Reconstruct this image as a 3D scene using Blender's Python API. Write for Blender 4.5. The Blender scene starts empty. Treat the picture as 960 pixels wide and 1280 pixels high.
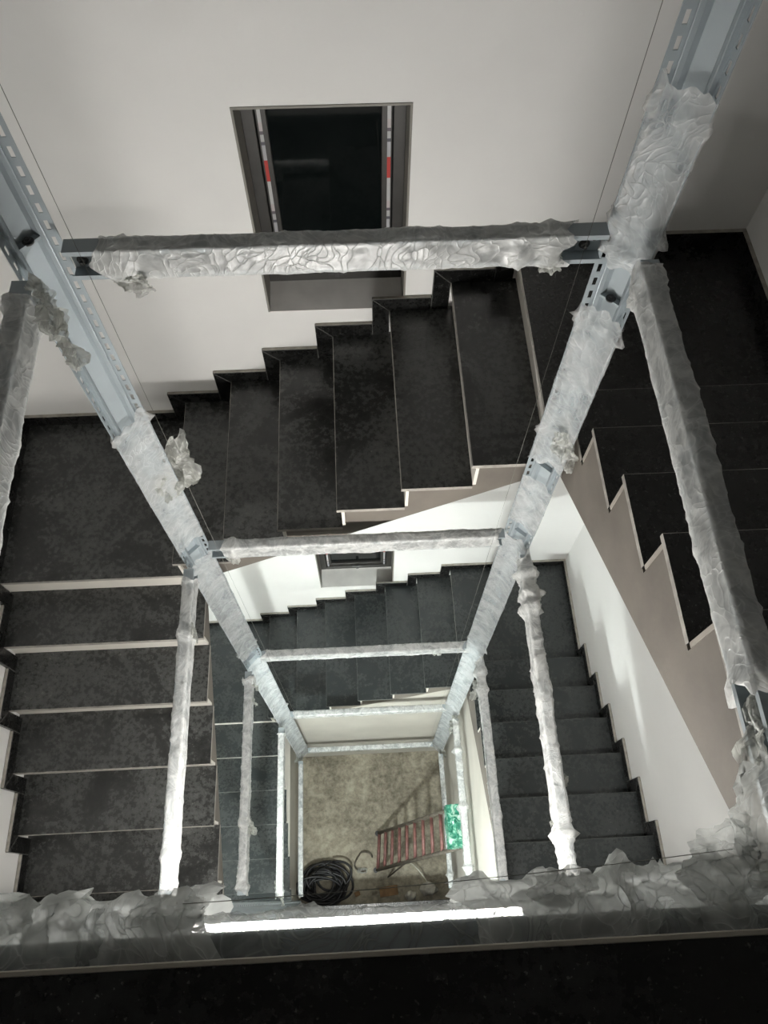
import bpy, bmesh, math, random
from mathutils import Vector, Matrix, noise
random.seed(7)
S = bpy.context.scene
COL = S.collection

# ---------------------------------------------------------------- camera
F_PX, PITCH, ROLL, YAW = 948.9, 0.470, 0.0102, -0.0576
def cam_axes():
    sp, cp = math.sin(PITCH), math.cos(PITCH)
    f, u, r = Vector((0, sp, -cp)), Vector((0, cp, sp)), Vector((1, 0, 0))
    Z = Matrix.Rotation(YAW, 3, 'Z')
    f, u, r = Z @ f, Z @ u, Z @ r
    cr, sr = math.cos(ROLL), math.sin(ROLL)
    return cr * r + sr * u, -sr * r + cr * u, f
cd = bpy.data.cameras.new('camera'); cam = bpy.data.objects.new('camera', cd); COL.objects.link(cam)
_r, _u, _f = cam_axes()
M3 = Matrix((_r, _u, -_f)).transposed()
cam.matrix_world = M3.to_4x4()
cd.sensor_fit = 'HORIZONTAL'; cd.sensor_width = 36.0; cd.lens = F_PX / 960 * 36
cd.clip_start = 0.03; cd.clip_end = 60
S.camera = cam

# ---------------------------------------------------------------- world, exposure
w = bpy.data.worlds.new('night'); S.world = w; w.use_nodes = True
w.node_tree.nodes['Background'].inputs[0].default_value = (0.5, 0.55, 0.6, 1)
w.node_tree.nodes['Background'].inputs[1].default_value = 0.002
S.view_settings.view_transform = 'Standard'; S.view_settings.look = 'None'
S.view_settings.gamma = 1; S.view_settings.use_curve_mapping = False
S.view_settings.exposure = 3.0
LAMP1, LAMP2 = 62.0, 240.0         # emission strength of the tube lamp and the inferred round lamp

# ---------------------------------------------------------------- measured layout (metres, z = 0 at the camera)
R = 0.1699; G = 0.28; H = 3.596
ZL1 = -3.638; ZL2 = ZL1 + 7 * R; ZN = ZL1 + 14 * R
X1 = -0.961; YW = 2.504; YS = 1.518; YL = 1.526; GL = 0.2869
XWL = -1.898; XSL = -0.860; XWR = 1.703; YR = 1.624; GR = 0.2733; XSR = 0.768
HS = 0.0815; X7 = X1 + 6 * G
WX0, WX1, WZ0, WZ1 = -0.415, 0.233, -2.786, -1.740
PXL, PXR, PYF, PYN = -0.812, 0.738, 1.475, -0.085      # outer corners of the four steel posts
ZB = [-1.402, -3.165, -4.875, -6.68, -8.46]            # beam levels
GROUND = ZN - 2 * H; PIT = -9.45
YB = -1.45                                            # wall behind the camera

# ---------------------------------------------------------------- materials
def newmat(name):
    m = bpy.data.materials.new(name); m.use_nodes = True
    nt = m.node_tree; nt.nodes.clear()
    o = nt.nodes.new('ShaderNodeOutputMaterial'); return m, nt, o
def N(nt, t, **kw):
    n = nt.nodes.new(t)
    for k, v in kw.items():
        if k in n.inputs: n.inputs[k].default_value = v
        else: setattr(n, k, v)
    return n
def L(nt, a, b): nt.links.new(a, b)
def ramp(nt, src, stops):
    r = nt.nodes.new('ShaderNodeValToRGB'); cr = r.color_ramp
    while len(cr.elements) > 1: cr.elements.remove(cr.elements[-1])
    cr.elements[0].position = stops[0][0]; cr.elements[0].color = stops[0][1]
    for p, c in stops[1:]:
        e = cr.elements.new(p); e.color = c
    L(nt, src, r.inputs[0]); return r
def g(v): return (v, v, v, 1)
def pos(nt, scale=(1, 1, 1)):
    ge = N(nt, 'ShaderNodeNewGeometry'); mp = N(nt, 'ShaderNodeMapping'); mp.inputs['Scale'].default_value = scale
    L(nt, ge.outputs['Position'], mp.inputs['Vector']); return mp.outputs[0]
def plain(name, col, rough=0.6, metal=0.0, nscale=8, var=0.12, bump=0.0, bscale=60, spec=0.5):
    m, nt, o = newmat(name)
    b = N(nt, 'ShaderNodeBsdfPrincipled'); b.inputs['Roughness'].default_value = rough; b.inputs['Metallic'].default_value = metal
    b.inputs['Specular IOR Level'].default_value = spec
    p = pos(nt); n = N(nt, 'ShaderNodeTexNoise', Scale=nscale, Detail=5.0); L(nt, p, n.inputs['Vector'])
    lo = tuple(c * (1 - var) for c in col) + (1,); hi = tuple(min(1, c * (1 + var)) for c in col) + (1,)
    r = ramp(nt, n.outputs['Fac'], [(0.3, lo), (0.7, hi)]); L(nt, r.outputs[0], b.inputs['Base Color'])
    if bump:
        n2 = N(nt, 'ShaderNodeTexNoise', Scale=bscale, Detail=4.0); L(nt, p, n2.inputs['Vector'])
        bp = N(nt, 'ShaderNodeBump', Strength=bump, Distance=0.004); L(nt, n2.outputs['Fac'], bp.inputs['Height']); L(nt, bp.outputs[0], b.inputs['Normal'])
    L(nt, b.outputs[0], o.inputs[0]); return m
def granite(name, dust, base=0.010, tint=(1.0, 1.02, 1.0)):
    m, nt, o = newmat(name)
    b = N(nt, 'ShaderNodeBsdfPrincipled'); b.inputs['Specular IOR Level'].default_value = 0.5
    p = pos(nt)
    n1 = N(nt, 'ShaderNodeTexNoise', Scale=3.2, Detail=6.0, Roughness=0.62, Distortion=0.8); L(nt, p, n1.inputs['Vector'])
    n2 = N(nt, 'ShaderNodeTexNoise', Scale=42.0, Detail=5.0, Roughness=0.7); L(nt, p, n2.inputs['Vector'])
    n3 = N(nt, 'ShaderNodeTexNoise', Scale=120.0, Detail=2.0); L(nt, p, n3.inputs['Vector'])
    a = ramp(nt, n1.outputs['Fac'], [(0.34, g(0.12)), (0.68, g(1.0))])
    c = ramp(nt, n2.outputs['Fac'], [(0.40, g(0.30)), (0.66, g(1.0))])
    mu = N(nt, 'ShaderNodeMath', operation='MULTIPLY'); L(nt, a.outputs[0], mu.inputs[0]); L(nt, c.outputs[0], mu.inputs[1])
    mu2 = N(nt, 'ShaderNodeMath', operation='MULTIPLY'); L(nt, mu.outputs[0], mu2.inputs[0]); mu2.inputs[1].default_value = dust
    mx = N(nt, 'ShaderNodeMix', data_type='RGBA'); L(nt, mu2.outputs[0], mx.inputs['Factor'])
    mx.inputs[6].default_value = (base * tint[0], base * tint[1], base * tint[2], 1); mx.inputs[7].default_value = (0.125, 0.130, 0.124, 1)
    # scattered plaster crumbs
    sp = ramp(nt, n3.outputs['Fac'], [(0.665, g(0)), (0.70, g(1))])
    sm = N(nt, 'ShaderNodeMath', operation='MULTIPLY'); L(nt, sp.outputs[0], sm.inputs[0]); L(nt, mu.outputs[0], sm.inputs[1])
    sm2 = N(nt, 'ShaderNodeMath', operation='MULTIPLY'); L(nt, sm.outputs[0], sm2.inputs[0]); sm2.inputs[1].default_value = 0.55
    mx2 = N(nt, 'ShaderNodeMix', data_type='RGBA'); L(nt, sm2.outputs[0], mx2.inputs['Factor'])
    L(nt, mx.outputs[2], mx2.inputs[6]); mx2.inputs[7].default_value = (0.45, 0.44, 0.41, 1)
    L(nt, mx2.outputs[2], b.inputs['Base Color'])
    rr = ramp(nt, mu.outputs[0], [(0.0, g(0.16)), (0.9, g(0.5))]); L(nt, rr.outputs[0], b.inputs['Roughness'])
    L(nt, b.outputs[0], o.inputs[0]); return m
def film(name, opac_lo, opac_hi, col=(0.78, 0.78, 0.75), trans=0.5, ns=13.0, folds=1.0):
    """crumpled polythene: clear patches, milky patches, bright fold lines and a sheen"""
    m, nt, o = newmat(name)
    p = pos(nt)
    n1 = N(nt, 'ShaderNodeTexNoise', Scale=ns, Detail=3.0, Roughness=0.55, Distortion=0.9); L(nt, p, n1.inputs['Vector'])
    n0 = N(nt, 'ShaderNodeTexNoise', Scale=5.0, Detail=2.0); L(nt, p, n0.inputs['Vector'])
    ads = N(nt, 'ShaderNodeVectorMath', operation='SCALE'); ads.inputs['Scale'].default_value = 0.5; L(nt, n0.outputs['Color'], ads.inputs[0])
    add = N(nt, 'ShaderNodeVectorMath', operation='ADD'); L(nt, p, add.inputs[0]); L(nt, ads.outputs[0], add.inputs[1])
    mp = N(nt, 'ShaderNodeMapping'); mp.inputs['Rotation'].default_value = (0.5, 0.7, 0.6); mp.inputs['Scale'].default_value = (24, 30, 8); L(nt, add.outputs[0], mp.inputs['Vector'])
    v = N(nt, 'ShaderNodeTexVoronoi', feature='DISTANCE_TO_EDGE', Scale=1.0); L(nt, mp.outputs[0], v.inputs['Vector'])
    fl = ramp(nt, v.outputs['Distance'], [(0.0, g(0.8)), (0.05, g(0.25)), (0.22, g(0))])
    hs_ = N(nt, 'ShaderNodeMath', operation='ADD'); L(nt, n1.outputs['Fac'], hs_.inputs[0]); L(nt, fl.outputs[0], hs_.inputs[1])
    bp = N(nt, 'ShaderNodeBump', Strength=0.45, Distance=0.004); L(nt, hs_.outputs[0], bp.inputs['Height'])
    d = N(nt, 'ShaderNodeBsdfDiffuse'); d.inputs[0].default_value = col + (1,); L(nt, bp.outputs[0], d.inputs['Normal'])
    t = N(nt, 'ShaderNodeBsdfTranslucent'); t.inputs[0].default_value = col + (1,); L(nt, bp.outputs[0], t.inputs['Normal'])
    gl = N(nt, 'ShaderNodeBsdfGlossy', Roughness=0.38); gl.inputs[0].default_value = (0.9, 0.9, 0.9, 1); L(nt, bp.outputs[0], gl.inputs['Normal'])
    m1 = N(nt, 'ShaderNodeMixShader'); m1.inputs[0].default_value = trans; L(nt, d.outputs[0], m1.inputs[1]); L(nt, t.outputs[0], m1.inputs[2])
    m2 = N(nt, 'ShaderNodeMixShader'); m2.inputs[0].default_value = 0.08; L(nt, m1.outputs[0], m2.inputs[1]); L(nt, gl.outputs[0], m2.inputs[2])
    tr = N(nt, 'ShaderNodeBsdfTransparent')
    r = ramp(nt, n1.outputs['Fac'], [(0.33, g(opac_lo)), (0.62, g(opac_hi))])
    fm = N(nt, 'ShaderNodeMath', operation='MULTIPLY'); L(nt, fl.outputs[0], fm.inputs[0]); fm.inputs[1].default_value = 0.5 * folds
    sm = N(nt, 'ShaderNodeMath', operation='ADD'); sm.use_clamp = True; L(nt, r.outputs[0], sm.inputs[0]); L(nt, fm.outputs[0], sm.inputs[1])
    m3 = N(nt, 'ShaderNodeMixShader'); L(nt, sm.outputs[0], m3.inputs[0]); L(nt, tr.outputs[0], m3.inputs[1]); L(nt, m2.outputs[0], m3.inputs[2])
    L(nt, m3.outputs[0], o.inputs[0]); return m
def glow(name, col, s):
    m, nt, o = newmat(name); e = N(nt, 'ShaderNodeEmission'); e.inputs[0].default_value = col + (1,); e.inputs[1].default_value = s
    L(nt, e.outputs[0], o.inputs[0]); return m

MW = plain('painted_plaster', (0.765, 0.76, 0.745), 0.75, nscale=2.2, var=0.03, bump=0.06, bscale=90)
MG = granite('black_granite', 0.95, 0.012)
MGC = granite('black_granite_shade', 0.18, 0.006)  # same granite darkened for the unlit floors, shade put into its colour
MEDGE = plain('dusty_stone_edge', (0.33, 0.31, 0.28), 0.6, nscale=30, var=0.3)
MTOPED = plain('skirting_top_mortar', (0.36, 0.34, 0.30), 0.8, nscale=25, var=0.25)
MSKED = plain('skirting_ground_edge', (0.10, 0.10, 0.095), 0.5, nscale=30, var=0.4)
MSK = granite('skirting_granite', 0.10, 0.005)
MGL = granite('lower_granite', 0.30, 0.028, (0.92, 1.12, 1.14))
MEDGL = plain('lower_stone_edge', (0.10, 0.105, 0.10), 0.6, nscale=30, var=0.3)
MRISE = plain('cream_riser', (0.74, 0.71, 0.65), 0.45, nscale=12, var=0.05)
MRISED = plain('dull_riser', (0.34, 0.31, 0.27), 0.6, nscale=12, var=0.1)  # cream riser dimmed for the unlit right flight, shade in the colour
MSTR = plain('raw_cement_string', (0.150, 0.133, 0.113), 0.85, nscale=5, var=0.16, bump=0.3, bscale=40)
MSTEEL = plain('galvanised_steel', (0.36, 0.405, 0.43), 0.40, 0.2, nscale=6, var=0.06)
MSTEELD = plain('dark_bolt_steel', (0.10, 0.10, 0.10), 0.4, 0.8, nscale=20)
MFILM = film('wrap_film_beam', 0.45, 0.90, (0.88, 0.88, 0.86), 0.5, 16.0, 0.6)
MFILMP = film('wrap_film_post', 0.22, 0.54, (0.90, 0.90, 0.89), 0.5, 9.0, 0.5)
MFILMN = film('wrap_film_near', 0.06, 0.50, (0.50, 0.52, 0.50), 0.4, 9.0)
MFILMT = film('wrap_film_tuft', 0.45, 0.82, (0.70, 0.72, 0.70), 0.42, 9.0, 0.9)
MFILMG = film('wrap_film_dirty', 0.40, 0.80, (0.60, 0.61, 0.57), 0.6)
MFRAME = plain('window_aluminium', (0.045, 0.043, 0.040), 0.45, 0.2, nscale=14)
MREV = plain('window_stone_lining', (0.24, 0.23, 0.205), 0.7, nscale=9, var=0.08, bump=0.1)
MSILL = plain('window_sill_stone', (0.80, 0.785, 0.76), 0.7, nscale=9, var=0.08, bump=0.1)
MGLASS, nt, o = newmat('window_glass')
b = N(nt, 'ShaderNodeBsdfPrincipled'); b.inputs['Base Color'].default_value = (0.004, 0.006, 0.006, 1); b.inputs['Roughness'].default_value = 0.04
b.inputs['Alpha'].default_value = 0.92; L(nt, b.outputs[0], o.inputs[0])
MTAPE, nt, o = newmat('protective_tape')
b = N(nt, 'ShaderNodeBsdfPrincipled'); b.inputs['Roughness'].default_value = 0.5
p = pos(nt); sx = N(nt, 'ShaderNodeSeparateXYZ'); L(nt, p, sx.inputs[0])
mm = N(nt, 'ShaderNodeMath', operation='MULTIPLY'); L(nt, sx.outputs[2], mm.inputs[0]); mm.inputs[1].default_value = 2.6
fr = N(nt, 'ShaderNodeMath', operation='FRACT'); L(nt, mm.outputs[0], fr.inputs[0])
r = ramp(nt, fr.outputs[0], [(0.0, (0.5, 0.5, 0.5, 1)), (0.30, (0.5, 0.03, 0.02, 1)), (0.56, (0.42, 0.42, 0.44, 1)), (0.74, (0.08, 0.08, 0.1, 1)), (0.78, (0.45, 0.45, 0.45, 1)), (0.86, (0.12, 0.1, 0.12, 1)), (0.9, (0.5, 0.45, 0.45, 1))])
r.color_ramp.interpolation = 'CONSTANT'; L(nt, r.outputs[0], b.inputs['Base Color']); L(nt, b.outputs[0], o.inputs[0])
# pit concrete
MPIT, nt, o = newmat('pit_concrete')
b = N(nt, 'ShaderNodeBsdfPrincipled'); b.inputs['Roughness'].default_value = 0.9
p = pos(nt); n1 = N(nt, 'ShaderNodeTexNoise', Scale=3.0, Detail=8.0, Roughness=0.7); L(nt, p, n1.inputs['Vector'])
n2 = N(nt, 'ShaderNodeTexNoise', Scale=17.0, Detail=6.0, Roughness=0.75); L(nt, p, n2.inputs['Vector'])
ad = N(nt, 'ShaderNodeMath', operation='ADD'); L(nt, n1.outputs['Fac'], ad.inputs[0]); L(nt, n2.outputs['Fac'], ad.inputs[1])
hf = N(nt, 'ShaderNodeMath', operation='MULTIPLY'); L(nt, ad.outputs[0], hf.inputs[0]); hf.inputs[1].default_value = 0.5
r = ramp(nt, hf.outputs[0], [(0.38, (0.13, 0.115, 0.085, 1)), (0.5, (0.27, 0.245, 0.19, 1)), (0.62, (0.42, 0.385, 0.30, 1))])
L(nt, r.outputs[0], b.inputs['Base Color'])
bp = N(nt, 'ShaderNodeBump', Strength=0.4, Distance=0.01); L(nt, n2.outputs['Fac'], bp.inputs['Height']); L(nt, bp.outputs[0], b.inputs['Normal'])
L(nt, b.outputs[0], o.inputs[0])
MRUNG = plain('red_rung_paint', (0.17, 0.075, 0.066), 0.5, nscale=30, var=0.3)
MRAIL = plain('ladder_rail_metal', (0.12, 0.105, 0.085), 0.5, 0.3, nscale=30, var=0.3)
MCABLE = plain('black_cable_rubber', (0.010, 0.010, 0.011), 0.45)
MGREEN, nt, o = newmat('green_packing')
b = N(nt, 'ShaderNodeBsdfPrincipled'); b.inputs['Roughness'].default_value = 0.3
p = pos(nt); n1 = N(nt, 'ShaderNodeTexNoise', Scale=20.0, Detail=3.0, Distortion=1.5); L(nt, p, n1.inputs['Vector'])
r = ramp(nt, n1.outputs['Fac'], [(0.38, (0.0, 0.10, 0.06, 1)), (0.5, (0.05, 0.26, 0.17, 1)), (0.66, (0.40, 0.58, 0.48, 1))])
L(nt, r.outputs[0], b.inputs['Base Color']); L(nt, b.outputs[0], o.inputs[0])
MBOARD = plain('scrap_board', (0.22, 0.13, 0.06), 0.8, nscale=12, var=0.3)
MSCRAP = plain('plaster_rubble', (0.45, 0.43, 0.38), 0.85, nscale=12, var=0.2)
MWIRE = plain('thin_wire', (0.22, 0.22, 0.20), 0.5, 0.5)
MWWIRE = plain('pale_flex', (0.6, 0.58, 0.5), 0.5)
MTRIM = plain('landing_edge_cream', (0.42, 0.39, 0.33), 0.6, nscale=15, var=0.1)
MPANEL = plain('panel_board', (0.50, 0.48, 0.43), 0.7, nscale=4, var=0.07, bump=0.1)  # beige boarding in its own colour
MGLOW1 = glow('lamp_glow_warm', (1.0, 0.972, 0.925), LAMP1)
MGLOW2 = glow('lamp_glow_cool', (0.93, 1.0, 0.97), LAMP2)

# ---------------------------------------------------------------- helpers
def obj(name, bm, mats, parent=None):
    me = bpy.data.meshes.new(name); bm.normal_update(); bm.to_mesh(me); bm.free()
    if not isinstance(mats, (list, tuple)): mats = [mats]
    for m in mats: me.materials.append(m)
    o = bpy.data.objects.new(name, me); COL.objects.link(o)
    if parent: o.parent = parent; o.matrix_parent_inverse = parent.matrix_world.inverted()
    return o
def tag(o, label, cat, group=None):
    o['label'] = label; o['category'] = cat
    if group: o['group'] = group
    return o
def thing(name, label, cat, loc=(0, 0, 0), group=None):
    o = bpy.data.objects.new(name, None); COL.objects.link(o); o.location = loc; o.empty_display_size = 0.1
    o.matrix_world = Matrix.Translation(loc)
    return tag(o, label, cat, group)
def structure(o): o['kind'] = 'structure'; return o
def box(bm, a, b, mi=0, top=None, front=None):
    x0, x1 = sorted((a[0], b[0])); y0, y1 = sorted((a[1], b[1])); z0, z1 = sorted((a[2], b[2]))
    v = [bm.verts.new(c) for c in [(x0,y0,z0),(x1,y0,z0),(x1,y1,z0),(x0,y1,z0),(x0,y0,z1),(x1,y0,z1),(x1,y1,z1),(x0,y1,z1)]]
    fs = {}
    for k, q in {'bottom':(3,2,1,0),'top':(4,5,6,7),'-y':(0,1,5,4),'+x':(1,2,6,5),'+y':(2,3,7,6),'-x':(3,0,4,7)}.items():
        f = bm.faces.new([v[i] for i in q]); f.material_index = mi; fs[k] = f
    if top is not None: fs['top'].material_index = top
    for k in (front or ()): fs[k].material_index = 1
    return fs
def B(): return bmesh.new()
def bevel(bm, w=0.002):
    bmesh.ops.bevel(bm, geom=bm.edges[:], offset=w, segments=1, affect='EDGES')
def prism(bm, pts, d0, d1, fmap, mi=0):
    """extrude 2D polygon pts between depths d0,d1; fmap(a,b,d)->xyz"""
    v0 = [bm.verts.new(fmap(a, b, d0)) for a, b in pts]; v1 = [bm.verts.new(fmap(a, b, d1)) for a, b in pts]
    fs = [bm.faces.new(v0), bm.faces.new(v1[::-1])]
    n = len(pts); sides = []
    for i in range(n):
        sides.append(bm.faces.new([v0[i], v1[i], v1[(i+1) % n], v0[(i+1) % n]]))
    for f in fs + sides: f.material_index = mi
    bmesh.ops.recalc_face_normals(bm, faces=bm.faces[:])
    return sides
def tube(bm, path, rad, m=8, closed=False, mi=0):
    path = [Vector(p) for p in path]; rings = []
    n = len(path)
    for i, p in enumerate(path):
        a = path[max(i-1, 0)]; c = path[min(i+1, n-1)]
        t = (c - a).normalized(); ref = Vector((0, 0, 1)) if abs(t.z) < 0.9 else Vector((1, 0, 0))
        u = t.cross(ref).normalized(); v = t.cross(u)
        r = rad(i) if callable(rad) else rad
        rings.append([bm.verts.new(p + (u*math.cos(2*math.pi*k/m) + v*math.sin(2*math.pi*k/m))*r) for k in range(m)])
    for i in range(n-1):
        for k in range(m):
            f = bm.faces.new([rings[i][k], rings[i][(k+1) % m], rings[i+1][(k+1) % m], rings[i+1][k]]); f.material_index = mi; f.smooth = True
    for q in (rings[0][::-1], rings[-1]):
        f = bm.faces.new(q); f.material_index = mi
def hexbolt(bm, c, axis, r=0.010, h=0.008, mi=0):
    c = Vector(c); ax = Vector(axis).normalized(); tube(bm, [c, c + ax*h], r, 6, mi=mi); tube(bm, [c - ax*0.003, c + ax*0.001], r*1.6, 12, mi=mi)
    tube(bm, [c + ax*h, c + ax*(h*1.8)], r*0.55, 8, mi=mi)
def fbm(p, s, seed=0):
    return noise.noise(Vector((p.x*s + seed*3.1, p.y*s + seed*1.7, p.z*s - seed*2.3)))

# ---------------------------------------------------------------- walls and ceilings
ZT = 6.5
def wall_boxes(name, boxes, mat=MW):
    bm = B()
    for a, b_ in boxes: box(bm, a, b_)
    return structure(obj(name, bm, mat))
xs = [XWL - 0.2, WX0, WX1, XWR + 0.2]; zs = [PIT - 0.2, WZ0 - H, WZ1 - H, WZ0, WZ1, ZT + 0.2]
bm = B()
for i in range(3):
    for j in range(5):
        if i == 1 and j in (1, 3): continue
        box(bm, (xs[i], YW, zs[j]), (xs[i+1], YW + 0.24, zs[j+1]))
structure(obj('wall_back', bm, MW))
wall_boxes('wall_left', [((XWL - 0.2, YB - 0.2, PIT - 0.2), (XWL, YW, ZT + 0.2))])
wall_boxes('wall_right', [((XWR, YB - 0.2, PIT - 0.2), (XWR + 0.2, YW, ZT + 0.2))])
wall_boxes('wall_front', [((XWL, YB - 0.2, PIT - 0.2), (XWR, YB, ZT + 0.2))])
wall_boxes('ceiling', [((XWL, YB, ZT), (XWR, YW, ZT + 0.2))])

# ---------------------------------------------------------------- windows
def window(name, dz, lab):
    z0, z1 = WZ0 + dz, WZ1 + dz
    root = bpy.data.objects.new(name, None); COL.objects.link(root); root.location = ((WX0+WX1)/2, YW, z0); root.matrix_world = Matrix.Translation(root.location)
    structure(root)
    t = 0.009; yd = YW + 0.235
    bm = B()
    box(bm, (WX0, YW - 0.003, z0), (WX0 + t, yd, z1)); box(bm, (WX1 - t, YW - 0.003, z0), (WX1, yd, z1))
    box(bm, (WX0 + t, YW - 0.003, z1 - t), (WX1 - t, yd, z1)); obj('window_lining', bm, MREV, root)
    bm = B(); prism(bm, [(YW - 0.003, z0), (yd, z0), (yd, z0 + 0.045), (YW + 0.158, z0 + 0.030), (YW - 0.003, z0 + 0.004)], WX0 + t, WX1 - t, lambda a_, b_, d_: (d_, a_, b_)); obj('window_sill', bm, MSILL, root)
    a0, a1, b0, b1 = WX0 + t, WX1 - t, z0 + 0.030, z1 - t
    def ring(bm, a0, a1, b0, b1, wd, y0, y1):
        box(bm, (a0, y0, b0), (a0 + wd, y1, b1)); box(bm, (a1 - wd, y0, b0), (a1, y1, b1))
        box(bm, (a0 + wd, y0, b0), (a1 - wd, y1, b0 + wd)); box(bm, (a0 + wd, y0, b1 - wd), (a1 - wd, y1, b1))
    yf = YW + 0.160
    bm = B(); ring(bm, a0, a1, b0, b1, 0.048, yf, yf + 0.06); bevel(bm); obj('window_frame', bm, MFRAME, root)
    bm = B(); ring(bm, a0 + 0.052, a1 - 0.052, b0 + 0.052, b1 - 0.052, 0.042, yf + 0.012, yf + 0.05); bevel(bm)
    sash = obj('window_sash', bm, MFRAME, root)
    bm = B(); box(bm, (a0 + 0.09, yf + 0.032, b0 + 0.09), (a1 - 0.09, yf + 0.038, b1 - 0.09)); obj('glass_pane', bm, MGLASS, root)
    for xx in (a0 + 0.060, a1 - 0.072):
        bm = B(); box(bm, (xx, yf + 0.008, b0 + 0.03), (xx + 0.014, yf + 0.0125, b1 - 0.04)); o = obj('protective_tape', bm, MTAPE, root)
        o['label'] = 'white and red protective tape strip'
    xm = (a0 + a1) / 2 + 0.01
    bm = B(); box(bm, (xm - 0.045, yf - 0.004, b0 + 0.030), (xm + 0.045, yf + 0.012, b0 + 0.052)); box(bm, (xm - 0.012, yf - 0.02, b0 + 0.034), (xm + 0.012, yf, b0 + 0.085)); bevel(bm)
    h = obj('window_latch', bm, MSTEELD, root)
    return root
window('window_1', 0, ''); window('window_2', -H, '')

# ---------------------------------------------------------------- stairs
GROUPS = {}
def flight(lab, o, d, a, width, gg, r, side_over, strdepth, n=7, zbot_fix=None, wall_side=1, in_shade=False, first=None, skirt=True):
    """o = (x,y,z): nosing line start of riser 1 at the INNER (well) side, z = floor below riser 1.
       d = ascending direction, a = direction from the well to the wall"""
    O = Vector(o); D = Vector(d); A = Vector(a); NO = 0.020; TT = 0.022
    root = thing('stair_flight', lab, 'stairs', (O.x, O.y, O.z), None)
    def P3(s, acr, z): return tuple(O + D*s + A*acr + Vector((0, 0, z)))
    mg = MGC if in_shade else (MGL if O.z < -5.2 else MG); me_ = MEDGL if O.z < -5.2 else MEDGE
    # stringer / concrete body
    pts = [(NO + 0.014, -0.0)]
    for k in range(1, n+1):
        s = (k-1)*gg + NO + 0.014
        pts += [(s, (k-1)*r - (TT if k > 1 else 0)), (s, k*r - TT)]
    top = (n-1)*gg + NO + 0.014
    pts = [p for i, p in enumerate(pts) if i == 0 or p != pts[i-1]]
    slope = r / gg
    # soffit: line 'strdepth' below the nosing line (nosing k at s=(k-1)gg, z=k r)
    zs_ = lambda s: (r + s*slope) - strdepth
    endz = zs_(top)
    pts += [(top, endz)]
    s_bot = max(NO + 0.014, 0)
    pts += [(s_bot, min(zs_(s_bot), -0.0001))]
    bm = B(); prism(bm, pts, side_over, width - 0.002, lambda s, z, ac: P3(s, ac, z)); obj('stringer', bm, MSTR, root)
    wall_t = width - 0.0
    for k in range(1, n+1):
        bm = B(); s = (k-1)*gg + NO
        prism(bm, [(s, (k-1)*r + 0.0005), (s + 0.0135, (k-1)*r + 0.0005), (s + 0.0135, k*r - TT), (s, k*r - TT)], side_over*0.3, wall_t - 0.001, lambda s_, z, ac: P3(s_, ac, z))
        obj('riser', bm, MRISED if in_shade else MRISE, root)
    for k in range(1, n):
        bm = B(); s0 = (k-1)*gg; s1 = k*gg + NO - 0.0005; z1 = k*r
        jit = 0.0
        sides = prism(bm, [(s0, z1 - TT), (s1, z1 - TT), (s1, z1), (s0 + 0.003, z1), (s0, z1 - 0.003)], 0, wall_t - 0.001, lambda s_, z, ac: P3(s_, ac, z))
        for f in bm.faces:
            nrm = f.normal
            if nrm.dot(D) < -0.3 or nrm.dot(A) < -0.5: f.material_index = 1
        obj('tread', bm, [mg, me_], root)
    if skirt:
        for k in range(1, n):
            sa, sb = (k-1)*gg, k*gg; z0, z1 = (k-1)*r, k*r
            for q in ([(sa - HS, z0 + 0.001), (sa - 0.0006, z0 + 0.001), (sa - 0.0006, z1 + 0.0006), (sa - HS, z1 + HS - 0.0006)],
                      [(sa, z1 + 0.001), (sb - HS - 0.0006, z1 + 0.001), (sb - HS - 0.0006, z1 + HS), (sa - HS + 0.0006, z1 + HS)]):
                bm = B(); prism(bm, q, width - 0.02, width - 0.0005, lambda s_, z, ac: P3(s_, ac, z))
                for f in bm.faces:
                    if f.normal.z > 0.95: f.material_index = 1
                bmesh.ops.bevel(bm, geom=bm.edges[:], offset=0.0022, segments=1, affect='EDGES', material=2)
                obj('skirting_tile', bm, [MSK, MTOPED, MEDGL if O.z < -5.2 else MSKED], root)
        sa = (n-1)*gg; z0 = (n-1)*r; z1 = n*r
        bm = B(); prism(bm, [(sa - HS, z0 + 0.001), (sa, z0 + 0.001), (sa, z1 + HS), (sa - HS, z1 + HS)], width - 0.02, width - 0.0005, lambda s_, z, ac: P3(s_, ac, z))
        for f in bm.faces:
            if f.normal.z > 0.7: f.material_index = 1
        obj('skirting_tile', bm, [MSK, MTOPED], root)
    return root
def landing(lab, poly, ins, z, skirts, th=0.16, in_shade=False):
    cx = sum(p[0] for p in poly)/len(poly); cy = sum(p[1] for p in poly)/len(poly)
    root = thing('stair_landing', lab, 'landing', (cx, cy, z))
    bm = B(); prism(bm, poly, z - 0.022, z, lambda a_, b_, d_: (a_, b_, d_))
    bm.normal_update()
    for f in bm.faces:
        if abs(f.normal.z) < 0.5: f.material_index = 1
    obj('granite_slab', bm, [MGC if in_shade else (MGL if z < -5.2 else MG), MEDGE], root)
    bm = B(); prism(bm, ins, z - th, z - 0.0225, lambda a_, b_, d_: (a_, b_, d_)); obj('concrete_slab', bm, MSTR, root)
    for (a, b_) in skirts:
        bm = B(); box(bm, (a[0], a[1], z + 0.001), (b_[0], b_[1], z + HS), 0, 1); obj('skirting_board', bm, [MSK, MTOPED], root)
    return root
e = 0.0006
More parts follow.
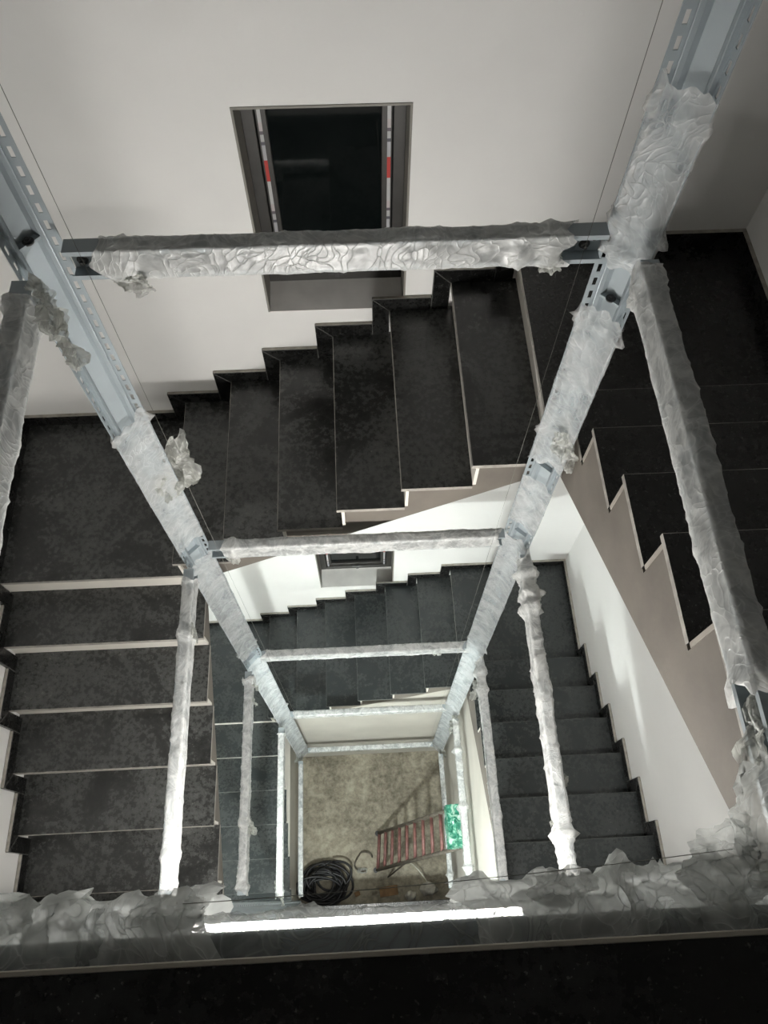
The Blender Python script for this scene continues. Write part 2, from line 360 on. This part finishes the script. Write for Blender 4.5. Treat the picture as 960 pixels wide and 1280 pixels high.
for lvl, dz in ((0, 0.0), (1, -H)):
    wl = ('upper', 'lower')[lvl]
    flight(['black granite flight below the upper window with footprints in the dust', 'black granite flight below the small lower window deep in the stairwell'][lvl],
           (X1, YS, ZL1 + dz), (1, 0, 0), (0, 1, 0), YW - YS, G, R, 0.022, 0.32)
    flight(['unlit black flight rising at right behind the thick wrapped beam, raw sawtooth string', 'black stairs climbing beside the bright white right wall, deeper in the well'][lvl],
           (XSR, YR, ZL2 + dz), (0, -1, 0), (1, 0, 0), XWR - XSR, GR, R, 0.003, 0.42, in_shade=(lvl == 0))
    # left flight ascends towards the back
    rl = R
    flight(['broad dusty granite flight at left with cream risers below the big landing', 'bottom black flight seen between the two left wrapped beams'][lvl],
           (XSL, YL - 6*GL, ZL1 + dz - 7*R), (0, 1, 0), (-1, 0, 0), XSL - XWL, GL, R, 0.026, 0.34)
    landing(['large dusty black corner landing at left above the broad left flight', 'lowest black corner landing at left behind the left post'][lvl],
            [(XWL, YL), (X1 + 0.019, YL), (X1 + 0.019, YW), (XWL, YW)], [(XWL, YL + 0.035), (X1 + 0.032, YL + 0.035), (X1 + 0.032, YW), (XWL, YW)], ZL1 + dz,
            [((XWL + e, YL + 0.0, 0), (XWL + 0.02, YW - 0.021, 0)), ((XWL + e, YW - 0.02, 0), (X1 - HS - 0.001, YW - e, 0))])
    landing(['unlit black corner landing at top right behind the right post', 'black corner landing right of the lower window flight, at foot of right stairs'][lvl],
            [(X7, YS), (XSR, YS), (XSR, YR - 0.019), (XWR, YR - 0.019), (XWR, YW), (X7, YW)], [(X7 + 0.035, YS + 0.022), (XSR + 0.003, YS + 0.022), (XSR + 0.003, YR - 0.032), (XWR, YR - 0.032), (XWR, YW), (X7 + 0.035, YW)], ZL2 + dz,
            [((X7 + 0.001, YW - 0.02, 0), (XWR - e, YW - e, 0)), ((XWR - 0.02, YR + HS + 0.001, 0), (XWR - e, YW - 0.021, 0))], in_shade=(lvl == 0))

# near landings: the one the photographer stands on, and the one a storey below, and the ground floor
def near_floor(name, z, y_front, label=None):
    root = bpy.data.objects.new(name, None); COL.objects.link(root); root.location = (0, YB, z); root.matrix_world = Matrix.Translation(root.location); structure(root)
    bm = B(); box(bm, (XWL, YB, z - 0.022), (XWR, y_front, z)); obj('granite_slab', bm, MGC, root)
    bm = B(); box(bm, (XWL, YB, z - 0.17), (XWR, y_front - 0.012, z - 0.0225)); obj('concrete_slab', bm, MSTR, root)
    bm = B(); box(bm, (XSL, y_front + 0.0005, z - 0.020), (XSR, y_front + 0.0075, z + 0.002)); bevel(bm, 0.001); obj('edge_strip', bm, MTRIM, root)
    return root
near_floor('floor_landing', ZN + 0.02, -0.0745)
near_floor('floor_middle', ZN - H, -0.21)
# ground floor slab round the pit
gz = GROUND; root = bpy.data.objects.new('floor', None); COL.objects.link(root); root.location = (0, YB, gz); root.matrix_world = Matrix.Translation(root.location); structure(root)
bm = B(); box(bm, (XWL, YB, PIT), (XWR, -0.05, gz)); obj('granite_slab', bm, MGC, root)
PX0, PX1, PY0, PY1 = -0.90, 0.800, -0.05, 1.545
bm = B(); box(bm, (PX0, PY0, PIT - 0.15), (PX1, PY1, PIT)); structure(obj('floor_pit', bm, MPIT))
bm = B()
box(bm, (XWL, -0.05, PIT - 0.15), (PX0, YW, gz)); box(bm, (PX1, -0.05, PIT - 0.15), (XWR, YW, gz)); box(bm, (PX0, PY1, PIT - 0.15), (PX1, YW, gz))
obj('pit_curb', bm, MPANEL, root)
# closed boarding below the lowest flights (ground storey)
bm = B()
prism(bm, [(0.05, gz + 0.001), (YS - 0.02, gz + 0.001), (YS - 0.02, ZL2 - H - 0.185), (0.05, ZL2 - H + 0.715)], PX1 - 0.006, PX1 + 0.03, lambda y, z, x: (x, y, z))
structure(obj('wall_panel_right', bm, MPANEL))
bm = B()
prism(bm, [(X1 + 0.1, gz + 0.001), (PX1, gz + 0.001), (PX1, ZL2 - H - 0.17), (0.75, ZL2 - H - 0.17), (0.75, ZL2 - H - 0.31), (X1 + 0.1, ZL1 - H - 0.10)], PY1, PY1 + 0.04, lambda x, z, y: (x, y, z))
structure(obj('wall_panel_back', bm, MPANEL))

# ---------------------------------------------------------------- film wrapping
def outline_resample(poly, m):
    P = [Vector(p) for p in poly]; n = len(P); Ls = [(P[(i+1) % n] - P[i]).length for i in range(n)]; T = sum(Ls); out = []
    for k in range(m):
        s = T * k / m; i = 0
        while s > Ls[i]: s -= Ls[i]; i += 1
        out.append(P[i].lerp(P[(i+1) % n], s / Ls[i]))
    return out
def sleeve(parent, fmap, poly, t0, t1, infl=0.006, amp=0.010, seed=0, m=30, step=0.012, mat=None, knots=()):
    """loose film round a section; fmap(a,b,t)->Vector"""
    pts = outline_resample(poly, m); c = sum(pts, Vector((0, 0))) / m
    n = max(4, int(abs(t1 - t0) / step)); bm = B(); rings = []
    for i in range(n + 1):
        f = i / n; t = t0 + (t1 - t0) * f
        edge = min(i, n - i) * step
        flare = math.exp(-edge / 0.012)
        kn = sum(math.exp(-((t - k) / 0.022) ** 2) for k in knots)
        rg = []
        for k, p in enumerate(pts):
            nn = (p - c).normalized(); ph = 2 * math.pi * k / m
            W = fmap(p.x, p.y, t)
            a1 = fbm(W, 9, seed); a2 = fbm(W, 27, seed + 5); a3 = fbm(W, 70, seed + 9)
            spiral = 1 - abs(math.sin(ph * 1.0 + t * 26 + 4 * a1))          # diagonal winding folds
            ridge = (1 - abs(a2) * 2) ** 3
            off = infl + amp * (0.55 * a1 + 0.45 * ridge * abs(a1) * 2 + 0.10 * a3 + 0.6 * spiral ** 8)
            off += amp * (3.6 if amp < 0.0065 else 1.3) * kn * (0.5 + abs(a2) * 2 + 0.5 * a3)
            off += flare * amp * (0.3 + 1.2 * a2)
            tt = t + (flare * 0.05 * a2 + 0.006 * a3) * (1 if t1 > t0 else -1)
            q = p + nn * max(off, 0.0012)
            rg.append(bm.verts.new(fmap(q.x, q.y, tt)))
        rings.append(rg)
    for i in range(n):
        for k in range(m):
            fc = bm.faces.new([rings[i][k], rings[i][(k+1) % m], rings[i+1][(k+1) % m], rings[i+1][k]]); fc.smooth = True
    return obj('plastic_wrap', bm, mat or MFILM, parent)
def tuft(parent, c, u, v, su, sv, seed, mat=None, rough=0.35, n=18, name='plastic_tail'):
    """crumpled loose sheet: spans u*su x v*sv round c"""
    c = Vector(c); u = Vector(u).normalized(); v = Vector(v).normalized(); w_ = u.cross(v).normalized()
    bm = B(); gr = {}
    for i in range(n+1):
        for j in range(n+1):
            a = i / n * 2 - 1; b_ = j / n * 2 - 1
            k = max(abs(a), abs(b_)); rr = math.hypot(a, b_)
            if rr > 1e-6: a, b_ = a*k/rr, b_*k/rr
            edge = 1 + 0.28 * noise.noise(Vector((a*2.3 + seed, b_*2.3, seed*1.3))) * k
            P_ = Vector((a*1.7 + seed*7, b_*1.7, seed))
            h = noise.noise(P_) * 0.9 + (0.5 - abs(noise.noise(P_*2.7))) * 0.55 + noise.noise(P_*6) * 0.25
            h2 = noise.noise(P_*3.1 + Vector((5, 5, 5))) * 0.25
            s = (su + sv) / 2
            gr[i, j] = bm.verts.new(c + u*(a*su*edge + h2*s*0.6) + v*(b_*sv*edge - h2*s*0.4) + w_*(h*s*rough*1.7))
    for i in range(n):
        for j in range(n):
            f = bm.faces.new([gr[i, j], gr[i+1, j], gr[i+1, j+1], gr[i, j+1]]); f.smooth = True
    return obj(name, bm, mat or MFILMG, parent)

# ---------------------------------------------------------------- steel posts
def post(label, cx, cy, sx, sy, ztop, zbot, wraps, seed, plates, loose=()):
    """corner post: slotted flanges either side of a dished diagonal web, open towards the shaft; sx,sy point into the shaft"""
    root = thing('steel_post', label, 'post', (cx, cy, zbot))
    V2 = lambda u, v: (cx + sx*u*0.77, cy + sy*v*0.77)
    T = 0.003
    def strip(bm, p, q, slots=False):
        P_, Q = Vector(p), Vector(q); t = (Q - P_).normalized(); nrm = Vector((t.y, -t.x)) * T/2
        def pt(s, side, z):
            c = P_ + (Q - P_)*s + nrm*side; x, y = V2(c.x, c.y); return (x, y, z)
        def slab(s0, s1, z0, z1):
            vs = [bm.verts.new(pt(*a)) for a in [(s0,-1,z0),(s1,-1,z0),(s1,1,z0),(s0,1,z0),(s0,-1,z1),(s1,-1,z1),(s1,1,z1),(s0,1,z1)]]
            for qd in ((3,2,1,0),(4,5,6,7),(0,1,5,4),(1,2,6,5),(2,3,7,6),(3,0,4,7)): bm.faces.new([vs[i] for i in qd])
        if not slots: slab(0, 1, zbot, ztop); return
        slab(0, 0.34, zbot, ztop); slab(0.66, 1, zbot, ztop)
        z = zbot
        while z < ztop - 0.05:
            slab(0.34, 0.66, z, z + 0.022); z += 0.05
        slab(0.34, 0.66, z, ztop)
    bm = B()
    strip(bm, (0, 0.128), (0, 0.084), True); strip(bm, (0.084, 0), (0.128, 0), True)
    strip(bm, (0, 0.084), (0.020, 0.092)); strip(bm, (0.084, 0), (0.092, 0.020))
    strip(bm, (0.020, 0.092), (0.020, 0.078)); strip(bm, (0.092, 0.020), (0.078, 0.020))
    strip(bm, (0.020, 0.078), (0.012, 0.056)); strip(bm, (0.078, 0.020), (0.056, 0.012))
    strip(bm, (0.012, 0.056), (0.056, 0.012))
    bmesh.ops.recalc_face_normals(bm, faces=bm.faces[:])
    obj('channel', bm, MSTEEL, root)
    for z in plates:
        firstp = z == plates[0]
        bm = B(); prism(bm, [V2(0.014, 0.058), V2(0.058, 0.014), V2(0.080, 0.024), V2(0.024, 0.080)], z - 0.004, z + 0.004, lambda a, b_, d: (a, b_, d))
        pl = obj('joint_plate', bm, MSTEEL, root)
        if not firstp: continue
        bm = B(); x, y = V2(0.045, 0.045); hexbolt(bm, (x, y, z + 0.004), (0, 0, 1), 0.009, 0.006); obj('bolt', bm, MSTEELD, pl)
    hull = [(-0.002, 0.130), (-0.002, -0.002), (0.130, -0.002), (0.096, 0.022), (0.058, 0.048), (0.048, 0.058), (0.022, 0.096)]
    for i, (z0, z1, am, kn) in enumerate(wraps):
        sleeve(root, lambda a, b_, t: Vector((*V2(a, b_), t)), hull, z0, z1, 0.0015, am * 0.5, seed + i*3, m=34, mat=MFILMP, knots=kn)
    for (dx, dy, z, su, sv, sd) in loose:
        x, y = V2(dx, dy); tuft(root, (x, y, z), (sx*0.6, -sy*0.5, 0.2), (0.1, 0.3*sy, -1), su, sv, sd)
    return root
post('far left steel post, bare blue-grey above with slotted edges, film-wrapped lower down', PXL, PYF, 1, -1, 0.9, -8.75,
     [(-2.10, -3.05, 0.010, (-2.13,)), (-3.22, -4.75, 0.011, (-4.62,)), (-4.95, -8.7, 0.010, (-6.4, -8.3))], 11,
     [-1.335, -3.14, -4.86, -6.62, -8.35], loose=[(0.13, -0.01, -2.53, 0.10, 0.15, 3.3), (0.0, 0.12, -8.55, 0.07, 0.07, 5.1)])
post('far right steel post wound in film almost all the way down', PXR, PYF, -1, -1, 0.9, -8.75,
     [(-0.98, -1.47, 0.011, (-1.04, -1.33, -1.43)), (-1.66, -2.48, 0.012, (-1.70, -2.3)), (-2.62, -3.02, 0.009, ()), (-3.15, -8.7, 0.010, (-4.75, -6.6, -8.4))], 31,
     [-1.60, -2.52, -3.10, -4.9, -6.65, -8.35], loose=[(0.02, 0.12, -2.3, 0.06, 0.08, 8.3), (0.0, 0.12, -8.55, 0.06, 0.07, 9.1)])
post('near left steel post mostly outside the frame beside the wrapped near beam', PXL, PYN, 1, 1, 0.3, -8.75, [(-1.1, -1.6, 0.012, (-1.3,)), (-1.65, -3.9, 0.012, (-2.9,))], 51, [-1.34, -3.1])
post('near right steel post mostly outside the frame under the lower right film', PXR, PYN, -1, 1, 0.3, -8.75, [(-1.1, -1.6, 0.012, (-1.3,)), (-1.65, -3.9, 0.012, (-2.9,))], 61, [-1.34, -3.1])

# ---------------------------------------------------------------- beams (C channels, 45 mm x 100 mm)
BD, BH = 0.045, 0.098
def beam(label, p0, p1, inward, wraps, seed, tails=(), mat=None, infl=0.006, amp=0.010, bh=BH, knots=(), extra=None):
    """channel from p0 to p1 (same z), open side facing 'inward'"""
    A, C_ = Vector(p0), Vector(p1); t = (C_ - A); ln = t.length; t.normalize(); I = Vector(inward); Zv = Vector((0, 0, 1))
    root = thing('steel_beam', label, 'beam', tuple((A + C_)/2 - Zv*bh/2))
    fm = lambda a, b_, s: A + t*s + I*a + Zv*b_         # a: outwards(-)..inwards(+), b: height
    h = bh/2; d = BD/2; T = 0.003
    sec = [(-d, -h), (d, -h), (d, -h + 0.014), (d - T, -h + 0.014), (d - T, -h + T), (-d + T, -h + T), (-d + T, h - T), (d - T, h - T), (d - T, h - 0.014), (d, h - 0.014), (d, h), (-d, h)]
    bm = B(); v0 = [bm.verts.new(fm(a, b_, 0)) for a, b_ in sec]; v1 = [bm.verts.new(fm(a, b_, ln)) for a, b_ in sec]
    for i in range(len(sec)): bm.faces.new([v0[i], v0[(i+1) % len(sec)], v1[(i+1) % len(sec)], v1[i]])
    bm.faces.new(v0[::-1]); bm.faces.new(v1)
    bmesh.ops.recalc_face_normals(bm, faces=bm.faces[:]); obj('channel', bm, MSTEEL, root)
    for s in (0.035, ln - 0.035):
        bm = B()
        c = fm(-d + 0.006, 0, s)
        a_ = c - t*0.028 - Zv*0.034 - I*0.002; b2 = c + t*0.028 + Zv*0.034 + I*0.002
        box(bm, tuple(a_), tuple(b2)); br = obj('end_bracket', bm, MSTEEL, root)
        for q in (-0.016, 0.016):
            bm = B(); hexbolt(bm, fm(-d + 0.009, q*0.9, s + q*0.5), I, 0.009, 0.009); obj('bolt', bm, MSTEELD, br)
    hull = [(-d, -h), (d, -h), (d, h), (-d, h)]
    for i, w_ in enumerate(wraps):
        s0, s1 = w_[0]*ln, w_[1]*ln
        sleeve(root, fm, hull, s0, s1, infl, amp, seed + i*7, m=28, mat=mat or MFILM, knots=[k*ln for k in (w_[2] if len(w_) > 2 else ())])
    for (f, a, b_, su, sv, sd) in tails:
        tuft(root, fm(a, b_, f*ln), t + I*0.4, Vector((0, 0, -1)) + I*0.3, su, sv, sd)
    return root
BXL, BXR = PXL + 0.125, PXR - 0.125
YF = PYF - BD/2 - 0.004; YN0 = -0.062
XL = PXL + BD/2 + 0.002; XR = PXR - BD/2 - 0.002; Y0, Y1 = PYN + 0.135, PYF - 0.135
names_far = ['thick film-wrapped beam crossing in front of the upper window', 'second film-wrapped cross beam passing just above the lower window',
             'third wrapped cross beam in front of the lower flight of treads', 'fourth wrapped cross beam, at the top of the beige boarding',
             'lowest bright cross beam at the back edge of the concrete pit']
names_l = ['shadowy wrapped beam at the left frame edge, its top end in loose film', 'left wrapped beam running down over the broad left treads',
           'ragged wrapped beam between the two left flights, frayed torn film', 'thin bright wrapped beam left of the concrete pit, over the lowest treads',
           'slim pale beam along the left edge of the concrete pit']
names_r = ['widest wrapped beam slanting down the dark right side to the frame edge', 'lumpy wrapped beam over the black stairs by the white right wall',
           'pale wrapped beam along the inner edge of those right stairs', 'bright lumpy beam between the beige boarding and the pit, at right',
           'slim white beam along the right pit edge, behind the green packet']
for i in range(5):
    z = ZB[i]
    bare = i == 4
    beam(names_far[i], (BXL - 0.02, YF, z), (BXR + 0.02, YF, z), (0, -1, 0),
         [(0.06, 0.93, (0.10, 0.84, 0.9))] if i == 0 else [(0.05, 0.985, (0.08,))] if i == 1 else [(0.01, 0.99)], 100 + i*11,
         tails=[(0.11, 0.03, -0.055, 0.05, 0.035, 2.2), (0.90, 0.02, -0.035, 0.035, 0.04, 3.9)] if i == 0 else [(0.07, 0.03, -0.05, 0.03, 0.04, 4.4)] if i == 1 else [(0.85, 0.02, -0.03, 0.04, 0.03, 6.1)] if i == 2 else (),
         infl=0.004 if i < 4 else 0.002, amp=(0.008, 0.010, 0.009, 0.008, 0.003)[i], bh=(0.092, 0.098, 0.085, 0.085, 0.06)[i])
    beam(names_l[i], (XL, Y1, z), (XL, Y0, z), (1, 0, 0), [(0.03, 1.0, ((0.05,), (0.23, 0.9), (0.04, 0.70, 0.97), (0.03, 0.98), ())[i])], 200 + i*13,
         tails=([(0.03, 0.05, 0.0, 0.08, 0.07, 1.5), (0.10, 0.08, -0.02, 0.06, 0.09, 7.7)], [(0.225, 0.035, 0.03, 0.05, 0.02, 8.8)], [(0.06, 0.03, 0, 0.05, 0.03, 2.8), (0.14, 0.03, 0, 0.04, 0.03, 5.8), (0.72, 0.0, 0, 0.06, 0.05, 6.6), (0.72, 0.04, 0, 0.05, 0.04, 7.1)], [(0.02, 0.0, 0, 0.06, 0.04, 3.0), (0.99, 0.0, 0, 0.09, 0.05, 3.4)], ())[i],
         infl=0.003 if i < 4 else 0.001, amp=(0.010, 0.010, 0.013, 0.007, 0.002)[i], bh=(0.092, 0.09, 0.085, 0.085, 0.05)[i])
    beam(names_r[i], (XR, Y1, z), (XR, Y0, z), (-1, 0, 0), [((0.0, 0.80, (0.04, 0.79)), (0.0, 1.0, (0.06, 0.14, 0.19, 0.9)), (0.0, 1.0, (0.05, 0.14)), (0.0, 1.0, (0.2, 0.55, 0.9)), (0.0, 1.0, (0.9,)))[i]], 300 + i*17,
         tails=([(0.86, 0.03, 0.0, 0.09, 0.04, 4.5)], [(0.16, -0.03, 0.0, 0.05, 0.05, 5.2), (0.80, 0.0, 0.0, 0.10, 0.03, 8.1)], [(0.12, 0.04, -0.03, 0.08, 0.05, 9.2)], [(0.03, 0.03, 0, 0.08, 0.06, 2.1)], ())[i],
         infl=0.004 if i < 4 else 0.001, amp=(0.010, 0.018, 0.012, 0.014, 0.004)[i], bh=(0.095, 0.085, 0.08, 0.08, 0.05)[i])
# near beam at the photographer's feet: loose film stands off it on the shaft side
nb = beam('film-wrapped beam along the bottom of the view, mottled and dark on top', (BXL - 0.02, YN0, ZB[0]), (BXR + 0.02, YN0, ZB[0]), (0, 1, 0), [], 400)
def near_map(a, b_, s): return Vector((PXL + 0.01 + s, YN0 + a, ZB[0] + b_))
nl = PXR - PXL - 0.02
sleeve(nb, near_map, [(-0.024, -0.05), (0.044, -0.045), (0.046, 0.020), (0.024, 0.052), (-0.024, 0.052)], 0.0, nl, 0.003, 0.012, 421, m=34, step=0.01, mat=MFILMN, knots=(0.14, 0.35, 1.05, 1.25, 1.4))
for (s0, s1, sd, am) in ((0.0, 0.30, 501, 0.014), (0.27, 0.52, 507, 0.010), (0.93, 1.22, 513, 0.010), (1.17, nl, 519, 0.020)):
    sleeve(nb, near_map, [(-0.026 if am < 0.012 else -0.030, -0.05), (0.070, -0.055), (0.076, 0.008), (0.045, 0.050), (0.012, 0.058), (-0.022, 0.054)], s0, s1, 0.003, am, sd, m=40, step=0.008, mat=MFILMT, knots=(s0 + 0.03, s1 - 0.03, (s0 + s1)/2))
for (x, y, z, su, sv, sd, rg) in [(-0.60, 0.005, -1.34, 0.06, 0.035, 1.1, 0.2), (-0.33, 0.0, -1.35, 0.06, 0.03, 4.9, 0.2), (0.29, 0.005, -1.34, 0.05, 0.03, 6.6, 0.2),
                              (0.56, 0.02, -1.31, 0.09, 0.06, 8.6, 0.22), (0.62, 0.07, -1.29, 0.06, 0.10, 9.5, 0.22)]:
    tuft(nb, (x, y, z), (1, 0.1, 0.1), (0, 1, 0.3), su, sv, sd, mat=MFILMT, n=22, rough=rg)
beam('lower wrapped beam carrying the bright tube lamp, directly under the near one', (BXL - 0.02, -0.105, ZB[1]), (BXR + 0.02, -0.105, ZB[1]), (0, 1, 0), [(0.0, 1.0)], 440, infl=0.001, amp=0.004)

# ---------------------------------------------------------------- lamps
def tube_lamp(label, x0, x1, y, z, mat, rad=0.013):
    root = thing('tube_lamp', label, 'lamp', ((x0 + x1)/2, y, z - 0.03))
    bm = B(); tube(bm, [(x0, y, z), (x1, y, z)], rad, 14); obj('glowing_tube', bm, mat, root)
    for s, xx in ((-1, x0), (1, x1)):
        bm = B(); tube(bm, [(xx, y, z), (xx + s*0.02, y, z)], rad*1.1, 14); obj('end_cap', bm, MSTEEL, root)
    bm = B(); box(bm, (x0 - 0.01, y - 0.030, z - 0.012), (x1 + 0.01, y - 0.016, z + 0.012)); obj('lamp_batten', bm, MSTEEL, root)
tube_lamp('glaring white tube lamp seen as a bright line beside the bottom beam', -0.62, 0.465, -0.062, -2.84, MGLOW1, 0.0115)
bl = thing('bulkhead_lamp', 'round lamp fixed under the middle landing, behind the bottom beam', 'lamp', (-0.30, -0.90, -5.14))
bm = B(); bmesh.ops.create_uvsphere(bm, u_segments=24, v_segments=12, radius=0.075)
for v in bm.verts: v.co = Vector((v.co.x - 0.30, v.co.y - 0.90, v.co.z*0.6 - 5.105))
obj('glowing_globe', bm, MGLOW2, bl)
bm = B(); tube(bm, [(-0.30, -0.90, -5.031), (-0.30, -0.90, -5.065)], 0.085, 24); obj('lamp_base', bm, MSTEEL, bl)

# ---------------------------------------------------------------- plumb lines and stray wire
for lab, x, y, x2, y2 in (('thin plumb wire hanging on the left side of the shaft', -0.5605, 1.2, -0.55, 1.2), ('thin plumb wire hanging beside the far right post', 0.488, 1.2, 0.488, 1.2)):
    bm = B(); tube(bm, [(x, y, 0.5), (x2, y2, PIT + 0.002)], 0.0006, 6); tag(obj('plumb_wire', bm, MWIRE), lab, 'wire')
bm = B()
tube(bm, [(-0.30 + i*0.095, 0.006 + 0.0010*i + 0.00032*i*i, -1.30 - 0.0006*math.sin(i)) for i in range(11)], 0.0006, 6)
tag(obj('stray_wire', bm, MWIRE), 'fine wire stretched just above the bottom wrapped beam, lower right', 'wire')

# ---------------------------------------------------------------- things in the pit
lad = thing('ladder', 'ladder with dull red rungs leaning in the concrete pit', 'ladder', (0.0, 0.45, PIT))
fa, fb = Vector((0.00, 0.655, PIT + 0.02)), Vector((-0.035, 0.275, PIT + 0.02)); ta, tb = Vector((0.735, 0.690, -7.25)), Vector((0.735, 0.360, -7.25))
for a_, b_ in ((fa, ta), (fb, tb)):
    bm = B(); tube(bm, [a_, b_], 0.019, 8); rl = obj('rail', bm, MRAIL, lad)
    bm = B(); tube(bm, [a_ - Vector((0, 0, 0.019)), a_ + Vector((0, 0, 0.05))], 0.028, 8); obj('rubber_foot', bm, MCABLE, rl)
for k in range(10):
    f = 0.03 + k * 0.098
    p, q = fa.lerp(ta, f), fb.lerp(tb, f)
    bm = B(); tube(bm, [p, q], 0.017, 8); obj('rung', bm, MRUNG, lad)
for f0, dx in ((0.42, -0.10),):
    bm = B(); p = fb.lerp(tb, f0); tube(bm, [p, (0.10, 0.20, PIT + 0.02)], 0.010, 6); obj('brace', bm, MRAIL, lad)
bm = B(); bmesh.ops.create_cube(bm, size=1.0); bmesh.ops.subdivide_edges(bm, edges=bm.edges[:], cuts=9, use_grid_fill=True)
for v in bm.verts:
    co = v.co; P_ = Vector((co.x*0.135, co.y*0.34, co.z*0.22)); q = co.normalized()
    P_ += q * (fbm(co, 5, 3)*0.018 + fbm(co, 11, 4)*0.010); v.co = P_ + Vector((0.675, 0.520, -7.135))
for f in bm.faces: f.smooth = False
tag(obj('green_packet', bm, MGREEN), 'shiny green plastic packet at the top end of the red-runged ladder', 'packet')
# black cable coil
bm = B(); random.seed(3)
for k in range(17):
    cx, cy = -0.61 + random.uniform(-0.07, 0.08), 0.15 + random.uniform(-0.05, 0.07); ra, rb = random.uniform(0.13, 0.27), random.uniform(0.10, 0.19)
    tilt = random.uniform(0, 0.10); ph0 = random.uniform(0, 6.28); zc = PIT + 0.02 + k*0.011; path = []
    rot = random.uniform(-0.5, 0.5)
    for i in range(37):
        a_ = ph0 + i/36*2*math.pi*0.98; x_ = ra*math.cos(a_); y_ = rb*math.sin(a_)
        path.append((cx + x_*math.cos(rot) - y_*math.sin(rot), cy + x_*math.sin(rot) + y_*math.cos(rot), zc + tilt*(1 + math.sin(a_ + ph0))/2*1.3))
    tube(bm, path, 0.013, 6)
tag(obj('cable_coil', bm, MCABLE), 'tangled coil of black cable in the near left pit corner', 'cable')
def lump(name, c, s, seed, mat, lab, cat):
    bm = B(); bmesh.ops.create_icosphere(bm, subdivisions=3, radius=1)
    for v in bm.verts:
        n_ = 1 + 0.35*noise.noise(v.co*1.6 + Vector((seed, 0, 0))) ; v.co = Vector((v.co.x*s[0], v.co.y*s[1], max(v.co.z, -0.6)*s[2]))*n_ + Vector(c)
    return tag(obj(name, bm, mat), lab, cat)
lump('rubble_lump', (0.545, 0.06, PIT + 0.06), (0.09, 0.07, 0.10), 2, MSCRAP, 'pale lump of rubble in the near right pit corner', 'rubble')
lump('rubble_lump', (0.34, 0.0, PIT + 0.05), (0.06, 0.05, 0.08), 9, MSCRAP, 'small pale rubble piece at the pit edge, left of the bigger lump', 'rubble')
for k, (x, y, sx_, sy_, a_) in enumerate([(0.10, 0.06, 0.17, 0.10, 0.1), (-0.25, 0.05, 0.05, 0.05, 0.4)]):
    bm = B(); box(bm, (-sx_/2*1.2, -sy_/2, 0), (sx_/2*1.2, sy_/2, 0.025)); bevel(bm, 0.004)
    bmesh.ops.transform(bm, matrix=Matrix.Translation((x, y, PIT + 0.001)) @ Matrix.Rotation(a_, 4, 'Z'), verts=bm.verts[:])
    tag(obj('scrap_board', bm, MBOARD), ['brown board offcut in the shaded strip of the pit floor', 'small brown scrap beside the black cable coil'][k], 'board')
bm = B(); tube(bm, [(0.30 + 0.26*t_, 0.36 - 0.12*t_ - 0.16*t_*t_ , PIT + 0.02 + 0.12*math.sin(t_*3.1)) for t_ in [i/14 for i in range(15)]], 0.007, 6)
tag(obj('flex_wire', bm, MWWIRE), 'pale flex curving across the pit floor below the ladder', 'wire')
bm = B(); tube(bm, [(-0.17 + 0.09*math.cos(a_)*(1 + 0.3*math.sin(2*a_)), 0.37 + 0.10*math.sin(a_), PIT + 0.015 + 0.05*abs(math.sin(a_*1.5))) for a_ in [i/16*4.6 + 0.4 for i in range(17)]], 0.008, 6)
wl_ = tag(obj('strap_loop', bm, MRAIL), 'small bent dark strap on the pit floor left of the ladder', 'strap')
tuft(None, (-0.19, 0.28, PIT + 0.03), (1, 0, 0), (0, 1, 0), 0.06, 0.03, 3.7, mat=MFILMG, n=8, name='plastic_scrap')
tag(bpy.data.objects['plastic_scrap'], 'white plastic scrap under the bent strap on the pit floor', 'scrap')
